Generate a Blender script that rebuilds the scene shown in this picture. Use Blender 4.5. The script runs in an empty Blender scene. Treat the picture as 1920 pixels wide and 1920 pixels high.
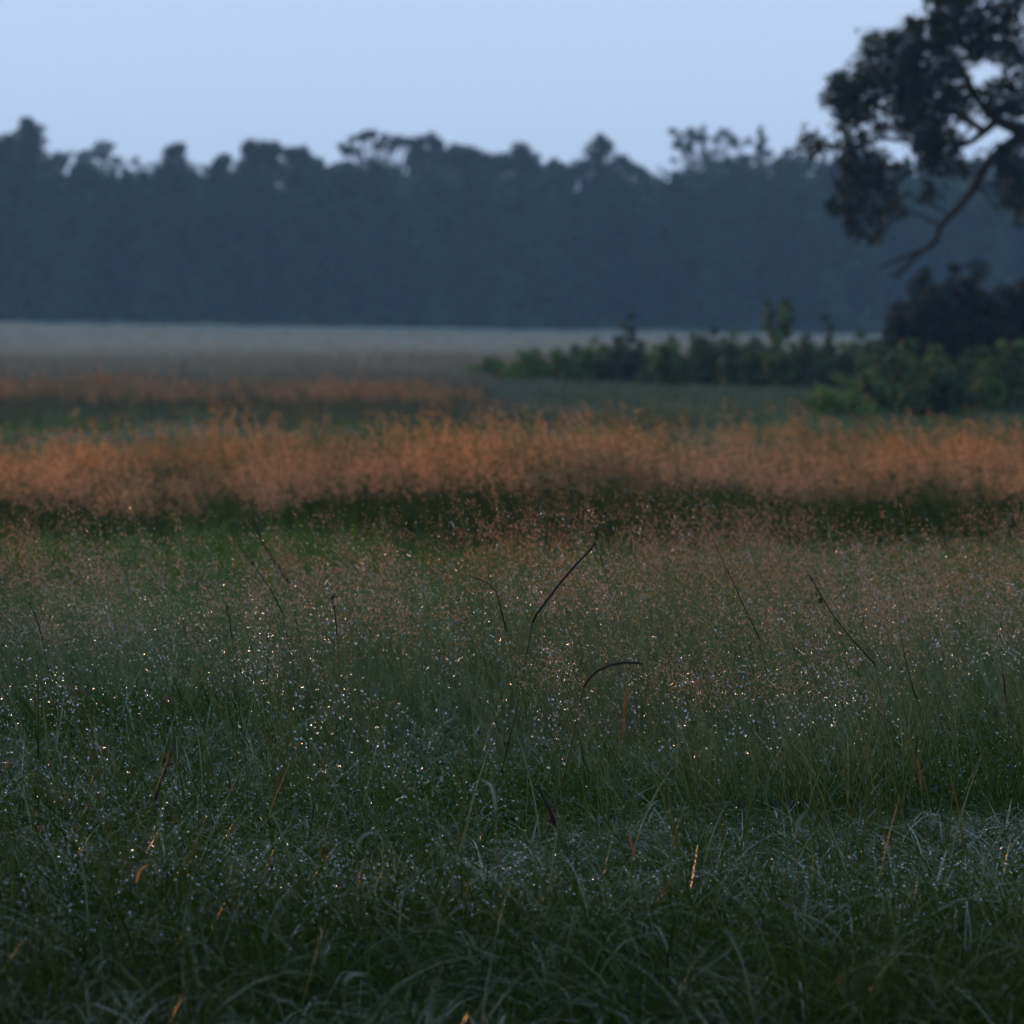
import bpy, math, random
import numpy as np
from mathutils import Vector, Matrix, Euler

# ------------------------------------------------------------------ scene, camera, sky, sun
sc = bpy.context.scene
COL = sc.collection
R = math.radians
F = 8000.0                 # focal length in pixels of the 1920-pixel photograph
HOR = 560.0                # eye level in the photograph
EYE = 1.45                 # eye height above the meadow floor
PITCH = math.atan((960.0 - HOR) / F)

cam_d = bpy.data.cameras.new('camera')
cam = bpy.data.objects.new('camera', cam_d)
COL.objects.link(cam)
cam.location = (0, 0, EYE)
cam.rotation_euler = (math.pi / 2 - PITCH, 0, 0)
cam_d.sensor_width = 36.0
cam_d.lens = 36.0 * F / 1920.0
cam_d.clip_start = 0.1
cam_d.clip_end = 6000.0
cam_d.dof.use_dof = True
cam_d.dof.focus_distance = 11.0
cam_d.dof.aperture_fstop = cam_d.lens / 26.0
cam_d.dof.aperture_blades = 0
sc.camera = cam

SUN_AZ = R(-41)            # left of the view direction, ahead of the camera
SUN_EL = R(3.9)
world = bpy.data.worlds.new('World')
sc.world = world
world.use_nodes = True
wn, wl = world.node_tree.nodes, world.node_tree.links
wn.clear()
sky = wn.new('ShaderNodeTexSky')
sky.sky_type = 'NISHITA'
sky.sun_disc = False
sky.sun_elevation = SUN_EL
sky.sun_rotation = SUN_AZ
sky.air_density = 1.0
sky.dust_density = 2.0
sky.ozone_density = 3.0
cloud = wn.new('ShaderNodeRGB')          # even rain-cloud cover
cloud.outputs[0].default_value = (5.65, 7.25, 9.8, 1)
mixs = wn.new('ShaderNodeMix'); mixs.data_type = 'RGBA'
mixs.inputs[0].default_value = 0.95
bgn = wn.new('ShaderNodeBackground'); bgn.inputs[1].default_value = 0.1
won = wn.new('ShaderNodeOutputWorld')
wl.new(sky.outputs[0], mixs.inputs[6])
wl.new(cloud.outputs[0], mixs.inputs[7])
wl.new(mixs.outputs[2], bgn.inputs[0])
wl.new(bgn.outputs[0], won.inputs[0])

sun_d = bpy.data.lights.new('sun', 'SUN')
sun_d.energy = 4.6
sun_d.color = (1.0, 0.43, 0.14)
sun_d.angle = R(11)
sun = bpy.data.objects.new('sun', sun_d)
COL.objects.link(sun)
sdir = Vector((math.sin(SUN_AZ) * math.cos(SUN_EL), math.cos(SUN_AZ) * math.cos(SUN_EL), math.sin(SUN_EL)))
sun.rotation_euler = (-sdir).to_track_quat('-Z', 'Y').to_euler()
sun.location = (-20, 20, 12)

sc.view_settings.view_transform = 'Standard'
sc.view_settings.look = 'None'
sc.view_settings.exposure = 0.0
sc.view_settings.gamma = 1.0
cy = sc.cycles
cy.max_bounces = 5
cy.diffuse_bounces = 1
cy.glossy_bounces = 1
cy.transmission_bounces = 5
cy.transparent_max_bounces = 6
cy.volume_bounces = 0
cy.caustics_reflective = False
cy.caustics_refractive = False
cy.use_denoising = True
cy.use_adaptive_sampling = True
cy.adaptive_threshold = 0.04
cy.adaptive_min_samples = 24
cy.sample_clamp_direct = 0.0
cy.sample_clamp_indirect = 0.0

rng = random.Random(7)
nrg = np.random.default_rng(11)


# ------------------------------------------------------------------ helpers
def at(px, py, D):
    """world point that the photograph shows at pixel (px, py), D metres ahead"""
    a = (px - 960.0) / F
    b = -(py - 960.0) / F
    cp, sp = math.cos(PITCH), math.sin(PITCH)
    y = cp + b * sp
    z = -sp + b * cp
    s = D / y
    return Vector((a * s, D, EYE + z * s))


def smooth(a, b, x):
    t = min(1.0, max(0.0, (x - a) / (b - a)))
    return t * t * (3 - 2 * t)


def gz(x, y):
    t = smooth(45, 290, y)
    z = t * (-0.85 - 0.0146 * max(-45.0, min(45.0, x)))
    z += 0.035 * math.sin(x * 0.9 + 1.3) * math.sin(y * 0.55 + 0.4)
    z += 0.03 * math.sin(x * 0.37 + y * 0.21)
    return z


def tag(o, label=None, cat=None, group=None, kind=None):
    if label: o['label'] = label
    if cat: o['category'] = cat
    if group: o['group'] = group
    if kind: o['kind'] = kind
    return o


class MB:
    """collects faces into one mesh"""
    def __init__(self):
        self.v, self.f, self.m, self.c = [], [], [], []
        self.mi = 0
        self.col = None

    def face(self, idx):
        self.f.append(idx)
        self.m.append(self.mi)

    def add(self, pts):
        n = len(self.v)
        self.v.extend(pts)
        if self.col is not None:
            self.c.extend([self.col] * len(pts))
        return n

    def tube(self, pts, radii, n=5, cap=True):
        pts = [Vector(p) for p in pts]
        prev = None
        for i, p in enumerate(pts):
            t = (pts[min(i + 1, len(pts) - 1)] - pts[max(i - 1, 0)])
            if t.length < 1e-9: t = Vector((0, 0, 1))
            t.normalize()
            u = t.cross(Vector((0.31, 0.9, 0.2)))
            if u.length < 1e-3: u = t.cross(Vector((1, 0, 0)))
            u.normalize()
            w = t.cross(u)
            b = self.add([p + (u * math.cos(2 * math.pi * k / n) + w * math.sin(2 * math.pi * k / n)) * radii[i] for k in range(n)])
            if prev is not None:
                for k in range(n):
                    self.face((prev + k, prev + (k + 1) % n, b + (k + 1) % n, b + k))
            elif cap:
                self.face(tuple(b + k for k in reversed(range(n))))
            prev = b
        if cap:
            self.face(tuple(prev + k for k in range(n)))

    def strip(self, pts, widths, side):
        """a leaf blade: a folded ribbon along pts, side = sideways vector"""
        prev = None
        side = Vector(side)
        for i, p in enumerate(pts):
            p = Vector(p)
            w = widths[i] * 0.5
            b = self.add([p - side * w, p + side * w])
            if prev is not None:
                self.face((prev, prev + 1, b + 1, b))
            prev = b

    def folded(self, pts, widths, side, depth=0.32):
        """a leaf blade folded along its midrib"""
        prev = None
        side = Vector(side)
        n = len(pts)
        for i, p in enumerate(pts):
            p = Vector(p)
            w = widths[i] * 0.5
            tg = Vector(pts[min(i + 1, n - 1)]) - Vector(pts[max(i - 1, 0)])
            nn = tg.cross(side)
            if nn.length > 1e-9: nn.normalize()
            if i == n - 1:
                b = self.add([p])
                self.face((prev, prev + 1, b)); self.face((prev + 1, prev + 2, b))
                break
            b = self.add([p - side * w, p + nn * widths[i] * depth, p + side * w])
            if prev is not None:
                self.face((prev, prev + 1, b + 1, b)); self.face((prev + 1, prev + 2, b + 2, b + 1))
            prev = b

    def leaf(self, c, size, nrm_bias=0.0, asp=0.6, rg=rng):
        """a small leaf of two triangles bent along the midrib"""
        d = Vector((rg.gauss(0, 1), rg.gauss(0, 1), rg.gauss(0, 1) * 0.7 - nrm_bias))
        d.normalize()
        s = d.cross(Vector((rg.gauss(0, 1), rg.gauss(0, 1), rg.gauss(0, 1))))
        s.normalize()
        n = d.cross(s)
        c = Vector(c)
        h = size * 0.5
        b = self.add([c - d * h, c + s * h * asp + n * h * 0.15, c + d * h, c - s * h * asp + n * h * 0.15])
        self.face((b, b + 1, b + 2)); self.face((b, b + 2, b + 3))

    def shell_leaf(self, c, nrm, size, asp, rg):
        """a leaf lying roughly square to nrm"""
        nrm = (Vector(nrm) + Vector((rg.gauss(0, .35), rg.gauss(0, .35), rg.gauss(0, .35) + 0.15))).normalized()
        d = nrm.cross(Vector((rg.gauss(0, 1), rg.gauss(0, 1), rg.gauss(0, 1))))
        if d.length < 1e-4: d = Vector((1, 0, 0))
        d.normalize()
        s = nrm.cross(d)
        c = Vector(c); h = size * 0.5
        b = self.add([c - d * h, c + s * h * asp - nrm * h * 0.2, c + d * h, c - s * h * asp - nrm * h * 0.2])
        self.face((b, b + 1, b + 2)); self.face((b, b + 2, b + 3))

    def spike(self, c, d, ln, w):
        """a grain: a stretched octahedron"""
        c = Vector(c); d = Vector(d).normalized()
        s = d.cross(Vector((0.2, 0.5, 0.83))); s.normalize()
        t = d.cross(s)
        h = ln * 0.5
        b = self.add([c - d * h, c + s * w, c + t * w, c - s * w, c - t * w, c + d * h])
        for k in range(4):
            a0, a1 = 1 + k, 1 + (k + 1) % 4
            self.face((b, b + a1, b + a0)); self.face((b + 5, b + a0, b + a1))

    def mesh(self, name, mats, smooth_=True):
        me = bpy.data.meshes.new(name)
        me.from_pydata([tuple(v) for v in self.v], [], self.f)
        for m in (mats if isinstance(mats, (list, tuple)) else [mats]):
            me.materials.append(m)
        if len(set(self.m)) > 1:
            me.polygons.foreach_set('material_index', self.m)
        if smooth_:
            me.polygons.foreach_set('use_smooth', [True] * len(me.polygons))
        if self.c:
            at_ = me.attributes.new('tone', 'FLOAT', 'POINT')
            at_.data.foreach_set('value', self.c)
        me.update()
        return me

    def build(self, name, mats, parent=None, smooth_=True):
        o = bpy.data.objects.new(name, self.mesh(name, mats, smooth_))
        COL.objects.link(o)
        if parent is not None: o.parent = parent
        return o


def empty(name, loc):
    o = bpy.data.objects.new(name, None)
    o.location = loc
    o.empty_display_size = 0.2
    COL.objects.link(o)
    return o


ICO = None
def ico_pts():
    global ICO
    if ICO is None:
        import bmesh
        bm = bmesh.new()
        bmesh.ops.create_icosphere(bm, subdivisions=2, radius=1.0)
        bm.verts.ensure_lookup_table()
        ICO = ([v.co.copy() for v in bm.verts], [tuple(v.index for v in f.verts) for f in bm.faces])
        bm.free()
    return ICO


def add_drop(mb, c, r, sag=1.15):
    vs, fs = ico_pts()
    c = Vector(c)
    b = mb.add([c + Vector((v.x * r, v.y * r, v.z * r * sag)) for v in vs])
    for f in fs: mb.face(tuple(b + i for i in f))


# ------------------------------------------------------------------ materials
def new_mat(name):
    m = bpy.data.materials.new(name)
    m.use_nodes = True
    nt = m.node_tree
    nt.nodes.clear()
    return m, nt.nodes, nt.links


def foliage_mat(name, col_a, col_b, rough=0.45, spec=0.5, transl=0.35, tcol=None, attr=None, noise=None, wet=None, wet_sods=False):
    """leaf material; colour from per-clump tone or a per-instance tint"""
    m, n, l = new_mat(name)
    out = n.new('ShaderNodeOutputMaterial')
    pb = n.new('ShaderNodeBsdfPrincipled')
    pb.inputs['Roughness'].default_value = rough
    pb.inputs['Specular IOR Level'].default_value = spec
    mixc = n.new('ShaderNodeMix'); mixc.data_type = 'RGBA'
    mixc.inputs[6].default_value = (*col_a, 1)
    mixc.inputs[7].default_value = (*col_b, 1)
    col = mixc.outputs[2]
    if attr in ('tint', 'tint2'):
        a = n.new('ShaderNodeAttribute'); a.attribute_type = 'INSTANCER'; a.attribute_name = attr
        oi = n.new('ShaderNodeAttribute'); oi.attribute_type = 'GEOMETRY'; oi.attribute_name = 'tone'
        l.new(oi.outputs['Fac'], mixc.inputs[0])
        if wet:                                  # some blades are soaked and shine, the rest are duller
            mr = n.new('ShaderNodeMapRange')
            mr.inputs['From Min'].default_value = 0.74; mr.inputs['From Max'].default_value = 0.8
            mr.inputs['To Min'].default_value = spec; mr.inputs['To Max'].default_value = wet
            l.new(oi.outputs['Fac'], mr.inputs['Value'])
            if wet_sods:                         # and some sods are wetter than others
                wa = n.new('ShaderNodeAttribute'); wa.attribute_type = 'INSTANCER'; wa.attribute_name = 'tint2'
                wm = n.new('ShaderNodeMath'); wm.operation = 'MULTIPLY'
                l.new(mr.outputs[0], wm.inputs[0]); l.new(wa.outputs['Fac'], wm.inputs[1])
                l.new(wm.outputs[0], pb.inputs['Specular IOR Level'])
            else:
                l.new(mr.outputs[0], pb.inputs['Specular IOR Level'])
        mul = n.new('ShaderNodeMix'); mul.data_type = 'RGBA'; mul.blend_type = 'MULTIPLY'
        mul.inputs[0].default_value = 1.0
        l.new(mixc.outputs[2], mul.inputs[6]); l.new(a.outputs['Vector'], mul.inputs[7])
        col = mul.outputs[2]
    elif attr == 'tone':
        a = n.new('ShaderNodeAttribute'); a.attribute_type = 'GEOMETRY'; a.attribute_name = 'tone'
        l.new(a.outputs['Fac'], mixc.inputs[0])
    else:
        nz = n.new('ShaderNodeTexNoise'); nz.inputs['Scale'].default_value = noise or 4.0
        l.new(nz.outputs['Fac'], mixc.inputs[0])
    l.new(col, pb.inputs['Base Color'])
    if transl > 0:
        tr = n.new('ShaderNodeBsdfTranslucent')
        if tcol:
            tm = n.new('ShaderNodeMix'); tm.data_type = 'RGBA'; tm.blend_type = 'MULTIPLY'
            tm.inputs[0].default_value = 1.0
            tm.inputs[7].default_value = (*tcol, 1)
            l.new(col, tm.inputs[6]); l.new(tm.outputs[2], tr.inputs['Color'])
        else:
            l.new(col, tr.inputs['Color'])
        ms = n.new('ShaderNodeMixShader'); ms.inputs[0].default_value = transl
        l.new(pb.outputs[0], ms.inputs[1]); l.new(tr.outputs[0], ms.inputs[2])
        l.new(ms.outputs[0], out.inputs[0])
    else:
        l.new(pb.outputs[0], out.inputs[0])
    return m


M_BLADE = foliage_mat('wet_grass_blade', (0.5, 0.65, 0.5), (1.7, 1.4, 1.4), rough=0.5, spec=0.02, transl=0.25, tcol=(1.1, 1.5, 0.4), attr='tint', wet=0.4)
M_WETB = foliage_mat('soaked_grass_blade', (0.5, 0.65, 0.5), (1.7, 1.4, 1.4), rough=0.24, spec=0.03, transl=0.25, tcol=(1.0, 1.6, 0.4), attr='tint', wet=1.9, wet_sods=True)
M_STEM = foliage_mat('grass_stem', (0.5, 0.65, 0.5), (1.7, 1.4, 1.4), rough=0.6, spec=0.1, transl=0.2, tcol=(1.3, 1.4, 0.6), attr='tint')
M_SEED = foliage_mat('grass_seed', (0.75, 0.7, 0.7), (1.25, 1.25, 1.25), rough=0.45, spec=0.4, transl=0.5, tcol=(1.2, 1.1, 1.0), attr='tint2')
M_FARG = foliage_mat('meadow_blade', (0.75, 0.8, 0.75), (1.3, 1.25, 1.3), rough=0.6, spec=0.2, transl=0.35, attr='tint')
M_TREE = foliage_mat('oak_leaf', (0.006, 0.018, 0.010), (0.014, 0.036, 0.016), rough=0.7, spec=0.08, transl=0.03, attr='tone')
M_DARKB = foliage_mat('dark_shrub_leaf', (0.006, 0.018, 0.011), (0.014, 0.032, 0.018), rough=0.7, spec=0.08, transl=0.03, attr='tone')
M_BUSH = foliage_mat('shrub_leaf', (0.012, 0.034, 0.018), (0.095, 0.18, 0.04), rough=0.6, spec=0.12, transl=0.15, attr='tone')
M_WOOD = foliage_mat('woodland_leaf', (0.008, 0.020, 0.016), (0.032, 0.074, 0.036), rough=0.7, spec=0.1, transl=0.06, attr='tone')
M_BARK = foliage_mat('bark', (0.012, 0.011, 0.010), (0.035, 0.03, 0.026), rough=0.9, spec=0.05, transl=0.0, noise=9.0)
M_STALK = foliage_mat('dry_stalk', (0.008, 0.006, 0.005), (0.025, 0.018, 0.013), rough=0.6, spec=0.12, transl=0.0, noise=60.0)
M_GREENSTALK = foliage_mat('green_stalk', (0.014, 0.022, 0.010), (0.03, 0.042, 0.018), rough=0.6, spec=0.15, transl=0.05, noise=60.0)
M_GOLD = foliage_mat('golden_dry_leaf', (0.32, 0.15, 0.04), (0.5, 0.27, 0.08), rough=0.4, spec=0.4, transl=0.5, noise=80.0)
M_RUST = foliage_mat('rusty_dry_leaf', (0.07, 0.03, 0.013), (0.20, 0.085, 0.03), rough=0.4, spec=0.4, transl=0.45, noise=80.0)
M_PALELEAF = foliage_mat('pale_wet_leaf', (0.06, 0.09, 0.06), (0.12, 0.16, 0.12), rough=0.2, spec=0.8, transl=0.2, noise=60.0)

m, n, l = new_mat('rain_water')
out = n.new('ShaderNodeOutputMaterial')
pb = n.new('ShaderNodeBsdfPrincipled')
pb.inputs['Base Color'].default_value = (1, 1, 1, 1)
pb.inputs['Roughness'].default_value = 0.0
pb.inputs['IOR'].default_value = 1.333
pb.inputs['Transmission Weight'].default_value = 1.0
l.new(pb.outputs[0], out.inputs[0])
M_WATER = m

m, n, l = new_mat('meadow_soil')
out = n.new('ShaderNodeOutputMaterial')
pb = n.new('ShaderNodeBsdfPrincipled'); pb.inputs['Roughness'].default_value = 0.85
tc = n.new('ShaderNodeTexCoord')
n1 = n.new('ShaderNodeTexNoise'); n1.inputs['Scale'].default_value = 0.35; n1.inputs['Detail'].default_value = 8
n2 = n.new('ShaderNodeTexNoise'); n2.inputs['Scale'].default_value = 14.0; n2.inputs['Detail'].default_value = 6
cr = n.new('ShaderNodeValToRGB')
cr.color_ramp.elements[0].position = 0.35; cr.color_ramp.elements[0].color = (0.018, 0.024, 0.012, 1)
cr.color_ramp.elements[1].position = 0.7; cr.color_ramp.elements[1].color = (0.05, 0.055, 0.03, 1)
ad = n.new('ShaderNodeMath'); ad.operation = 'MULTIPLY_ADD'; ad.inputs[1].default_value = 0.5
l.new(tc.outputs['Object'], n1.inputs['Vector']); l.new(tc.outputs['Object'], n2.inputs['Vector'])
hm = n.new('ShaderNodeMath'); hm.operation = 'MULTIPLY'; hm.inputs[1].default_value = 0.5
l.new(n2.outputs['Fac'], hm.inputs[0])
l.new(n1.outputs['Fac'], ad.inputs[0]); l.new(hm.outputs[0], ad.inputs[2])
l.new(ad.outputs[0], cr.inputs[0]); l.new(cr.outputs[0], pb.inputs['Base Color'])
bp = n.new('ShaderNodeBump'); bp.inputs['Strength'].default_value = 0.6; bp.inputs['Distance'].default_value = 0.05
l.new(n2.outputs['Fac'], bp.inputs['Height']); l.new(bp.outputs[0], pb.inputs['Normal'])
l.new(pb.outputs[0], out.inputs[0])
M_SOIL = m

# ------------------------------------------------------------------ ground
xs = sorted(set([-2500, -1200, -500, -200, -120, 120, 200, 500, 1200, 2500] + list(np.round(np.linspace(-80, 80, 81), 3))))
ys = sorted(set([-400, -100, -40, -15] + list(np.round(np.linspace(-5, 60, 66), 3)) + list(np.round(np.linspace(66, 420, 60), 3)) + [600, 1000, 2000, 4000]))
gb = MB()
for y in ys:
    for x in xs:
        gb.v.append((x, y, gz(x, y)))
nx = len(xs)
for j in range(len(ys) - 1):
    for i in range(nx - 1):
        gb.face((j * nx + i, j * nx + i + 1, (j + 1) * nx + i + 1, (j + 1) * nx + i))
tag(gb.build('ground', M_SOIL), 'dark wet meadow floor beneath the grass', kind='structure')


# ------------------------------------------------------------------ woodland behind the meadow
def clump(mb, c, r, nl, size, tone, rg, flat=0.8):
    mb.col = tone
    c = Vector(c)
    for _ in range(nl):
        while True:
            d = Vector((rg.uniform(-1, 1), rg.uniform(-1, 1), rg.uniform(-1, 1)))
            if d.length < 1: break
        d = d * (0.45 + 0.55 * rg.random()) if d.length > 0.4 else d
        mb.leaf(c + Vector((d.x * r, d.y * r, d.z * r * flat)), size * rg.uniform(0.6, 1.3), 0.1, 0.7, rg)


def puff(mb, c, r, nl, size, tone, rg, flat=0.8, tv=0.1):
    """a leafy lump: leaves facing outward round a rough shell, so its top takes the sky and its foot stays dark"""
    c = Vector(c)
    lump = [(Vector((rg.gauss(0, 1), rg.gauss(0, 1), rg.gauss(0, 1))).normalized(), rg.uniform(0.1, 0.35)) for _ in range(5)]
    for _ in range(nl):
        d = Vector((rg.gauss(0, 1), rg.gauss(0, 1), rg.gauss(0, 1))).normalized()
        k = 0.72 + sum(max(0, d.dot(a)) ** 3 * b for a, b in lump) + rg.gauss(0, 0.08)
        mb.col = min(1, max(0, tone + rg.gauss(0, tv)))
        mb.shell_leaf(c + Vector((d.x * r * k, d.y * r * k, d.z * r * flat * k)), d, size * rg.uniform(0.6, 1.3), 0.7, rg)


wrg = random.Random(21)
FW = 300.0                                   # metres to the wood's edge
wb = MB()
top_pts = [(-900, 300), (-400, 270), (0, 258), (60, 262), (110, 285), (250, 300), (330, 295), (480, 290), (560, 288), (640, 296),
           (720, 305), (800, 292), (880, 283), (980, 290), (1060, 302), (1150, 300), (1240, 312), (1330, 300), (1420, 282),
           (1500, 296), (1600, 288), (1700, 292), (1920, 285), (2300, 280), (2900, 300)]
def mass_top(px):
    for (x0, y0), (x1, y1) in zip(top_pts, top_pts[1:]):
        if x0 <= px <= x1: return y0 + (y1 - y0) * (px - x0) / (x1 - x0)
    return 300
for row in range(5):
    D0 = FW + row * 5.0
    px = -900.0 - wrg.uniform(0, 40)
    while px < 2850:
        D = D0 + wrg.uniform(-2.5, 2.5)
        w = wrg.uniform(0.9, 2.4)                       # crown half-width in metres
        tp = mass_top(px) + 10 + wrg.uniform(-12, 34) + (26 if row == 0 else 0) - row * 2
        pt = at(px, tp, D)
        base = gz(pt.x, D)
        H = pt.z - base
        tone0 = min(1, max(0, wrg.gauss(0.34, 0.26)))
        z = H
        nl = 46 if row < 3 else 26
        ls = 0.5 if row < 3 else 1.0
        while z > -0.3:
            r = w * wrg.uniform(0.45, 0.8)
            puff(wb, (pt.x + wrg.uniform(-.6, .6) * w, D + wrg.uniform(-.7, .3) * w, base + max(0.3, z - r * 0.7)), r, nl, ls, tone0 + wrg.gauss(0, 0.1), wrg, 0.75)
            z -= r * wrg.uniform(0.55, 1.0)
        px += w * 2 / D * F * wrg.uniform(0.4, 0.72)
# dense inner mass that closes the view through the wood
for _ in range(6000):
    x = wrg.uniform(-75, 80); D = FW + wrg.uniform(16, 26)
    ppx = 960 + x / D * F
    hmax = at(ppx, mass_top(ppx) + 30, D).z - gz(x, D) - 0.9
    wb.col = wrg.uniform(0, 0.3)
    wb.leaf((x, D, gz(x, D) + wrg.random() ** 1.4 * hmax), wrg.uniform(1.8, 3.2), 0.0, 0.8, wrg)
for _ in range(1600):
    x = wrg.uniform(-75, 80); D = FW + wrg.uniform(14, 24)
    wb.col = wrg.uniform(0, 0.3)
    wb.leaf((x, D, gz(x, D) + wrg.random() * 4), wrg.uniform(1.6, 2.6), 0.0, 0.85, wrg)
# scrub along the wood's foot
for _ in range(150):
    x = wrg.uniform(-72, 76); D = FW - wrg.uniform(0, 6)
    r = wrg.uniform(0.3, 0.9)
    puff(wb, (x, D, gz(x, D) + r * 0.5), r, 36, 0.35, wrg.gauss(0.4, 0.25), wrg, 0.8)
# trunks between the clumps
wb.col = 0.0
for _ in range(60):
    x = wrg.uniform(-45, 45); D = FW + wrg.uniform(-1, 8)
    b0 = gz(x, D)
    wb.tube([(x, D, b0 - 0.2), (x + wrg.uniform(-.4, .4), D, b0 + 4), (x + wrg.uniform(-.8, .8), D, b0 + 8)], [0.22, 0.17, 0.08], 5)
tag(wb.build('woodland', M_WOOD, smooth_=False), 'dense dark blue-green wood closing off the far side of the meadow', 'woodland', kind='stuff')


def forest_tree(px, top, wpx, D, style, label, seed):
    rg = random.Random(seed)
    pt = at(px, top, D)
    x0, base = pt.x, gz(pt.x, D)
    H = pt.z - base
    w = wpx * D / F
    root = empty('forest_tree', (x0, D, base))
    tag(root, label, 'tree', 'trees rising above the woodland')
    tb = MB()
    lean = rg.uniform(-0.3, 0.3)
    tk = [Vector((lean * t * t, 0, H * t * 0.9)) for t in (0, .2, .4, .6, .75, .9, 1.0)]
    tb.tube([p - Vector((0, 0, 0.2 if i == 0 else 0)) for i, p in enumerate(tk)], [0.3, 0.25, 0.21, 0.16, 0.12, 0.08, 0.04], 6)
    cb = MB()
    cl = []
    if style == 'umbrella':
        for k in range(24):
            a = (k + 0.5) / 24 * 2 - 1
            arch = math.sqrt(max(0, 1 - a * a))
            cl.append((a * w * 0.55, rg.uniform(-1, 1) * w * 0.3, H - 0.4 - (1 - arch) * w * 0.3 - rg.random() ** 2 * 1.3, rg.uniform(0.25, 0.5)))
    elif style == 'airy':
        for k in range(34):
            a = rg.uniform(0, 2 * math.pi)
            rr = rg.uniform(0.4, 1.0)
            cl.append((math.cos(a) * rr * w * 0.5, rg.uniform(-1, 1) * w * 0.3, H - w * 0.42 + math.sin(a) * rr * w * 0.38, rg.uniform(0.22, 0.45)))
        for k in range(6):
            cl.append((rg.uniform(-.55, .1) * w, rg.uniform(-1, 1) * w * 0.2, H - w * rg.uniform(0.5, 0.85), rg.uniform(0.25, 0.4)))
    elif style == 'spire':
        for k in range(9):
            t = k / 8
            cl.append((rg.uniform(-.3, .3) * w * t, rg.uniform(-.2, .2), H - 0.2 - t * 2.2, 0.12 + 0.35 * t))
    elif style == 'peak':
        for k in range(20):
            t = rg.random()
            cl.append((rg.uniform(-.5, .5) * w * (0.25 + t), rg.uniform(-.5, .5) * w * 0.6, H - 0.35 - t * 2.8, 0.35 + 0.4 * t))
    else:
        for k in range(16):
            a = rg.uniform(0, math.pi)
            rr = rg.uniform(0.2, 1.0)
            cl.append((math.cos(a) * rr * w * 0.45, rg.uniform(-1, 1) * w * 0.3, H - w * 0.5 + math.sin(a) * rr * w * 0.42, rg.uniform(0.3, 0.6)))
    t0 = rg.uniform(0.15, 0.4)
    for (cx, cyy, cz, r) in cl:
        puff(cb, (cx, cyy, cz), r * 1.15, 70, 0.3, t0 + rg.gauss(0, 0.12), rg, 0.75)
        if rg.random() < 0.95:
            s = tk[rg.choice((3, 4, 5))]
            mid = (s + Vector((cx, cyy, cz))) * 0.5 + Vector((0, 0, -0.25))
            tb.tube([s, mid, (cx, cyy, cz)], [0.11, 0.08, 0.05], 4)
    tb.build('trunk', M_BARK, root)
    cb.build('crown', M_WOOD, root, smooth_=False)


forest_trees = [
    (12, 246, 90, 306, 'round', 'dark round treetop at the left edge of the woodland skyline'),
    (56, 218, 74, 302, 'peak', 'tall dark peaked tree rising at the far left of the woodland'),
    (196, 244, 130, 390, 'round', 'pale hazy tree set back behind the left part of the woodland'),
    (330, 258, 62, 306, 'peak', 'small peaked treetop between the hazy tree and the paired crowns'),
    (470, 258, 44, 304, 'peak', 'left crown of the pair of small dark treetops left of centre'),
    (500, 263, 50, 306, 'round', 'right crown of the pair of small dark treetops left of centre'),
    (558, 270, 60, 306, 'round', 'low rounded dark treetop just left of the umbrella tree'),
    (712, 238, 150, 312, 'umbrella', 'broad umbrella-shaped tree with sky gaps under its crown'),
    (802, 250, 62, 320, 'airy', 'thin airy treetop right beside the umbrella tree'),
    (872, 262, 90, 310, 'round', 'low wide treetop in the middle of the skyline'),
    (975, 270, 70, 308, 'round', 'rounded treetop just right of the middle of the skyline'),
    (1122, 246, 84, 306, 'peak', 'isolated dark knobbly treetop right of centre on the skyline'),
    (1325, 216, 165, 325, 'airy', 'large airy open-crowned tree, tallest on the right of the skyline'),
    (1427, 234, 40, 314, 'spire', 'thin spire-like treetop beside the large airy tree'),
    (1482, 270, 90, 310, 'round', 'low treetop left of the overhanging oak branches'),
    (1640, 278, 110, 330, 'airy', 'hazy treetop seen through the oak branches'),
]
for i, (px, ty, w, D, st, lb) in enumerate(forest_trees):
    forest_tree(px, ty, w, D, st, lb, 100 + i)

# ------------------------------------------------------------------ the big oak at the right
org = random.Random(5)
OD = 62.0
oak_x = 11.2
oak = empty('oak_tree', (oak_x, OD, gz(oak_x, OD)))
tag(oak, 'large dark oak reaching in from the right edge with overhanging leafy branches', 'tree')
ob = Vector((oak_x, OD, gz(oak_x, OD)))
def loc(px, py, dd=0.0):
    return at(px, py, OD + dd) - ob
tb = MB()
tb.tube([(0.1, 0, -0.3), (0, 0, 0.3), (-0.05, 0.05, 1.2), (-0.2, 0, 2.2), (-0.15, 0, 3.2)], [0.62, 0.46, 0.38, 0.36, 0.30], 10)
tb.tube([(-0.15, 0, 3.1), (0.2, 0.2, 4.6), (0.1, 0.1, 6.2), (0.5, 0.2, 8.0)], [0.30, 0.24, 0.17, 0.07], 8)
trunk_o = tb.build('trunk', M_BARK, oak)
LIMB_PTS = []
def limb(pts, rads, n=6):
    for p_, q_ in zip(pts, pts[1:]): LIMB_PTS.extend([Vector(p_), (Vector(p_) + Vector(q_)) * 0.5])
    b = MB(); b.tube(pts, rads, n); b.build('branch', M_BARK, oak)
fork = Vector((-0.2, 0, 2.3))
limb([fork, loc(2060, 232), loc(1990, 262), loc(1920, 254), loc(1877, 283), loc(1848, 312), loc(1828, 350), loc(1799, 388), loc(1764, 423),
      loc(1755, 452), loc(1717, 480), loc(1679, 524)], [0.2, 0.17, 0.14, 0.115, 0.095, 0.075, 0.06, 0.05, 0.044, 0.04, 0.032, 0.014])
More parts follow.
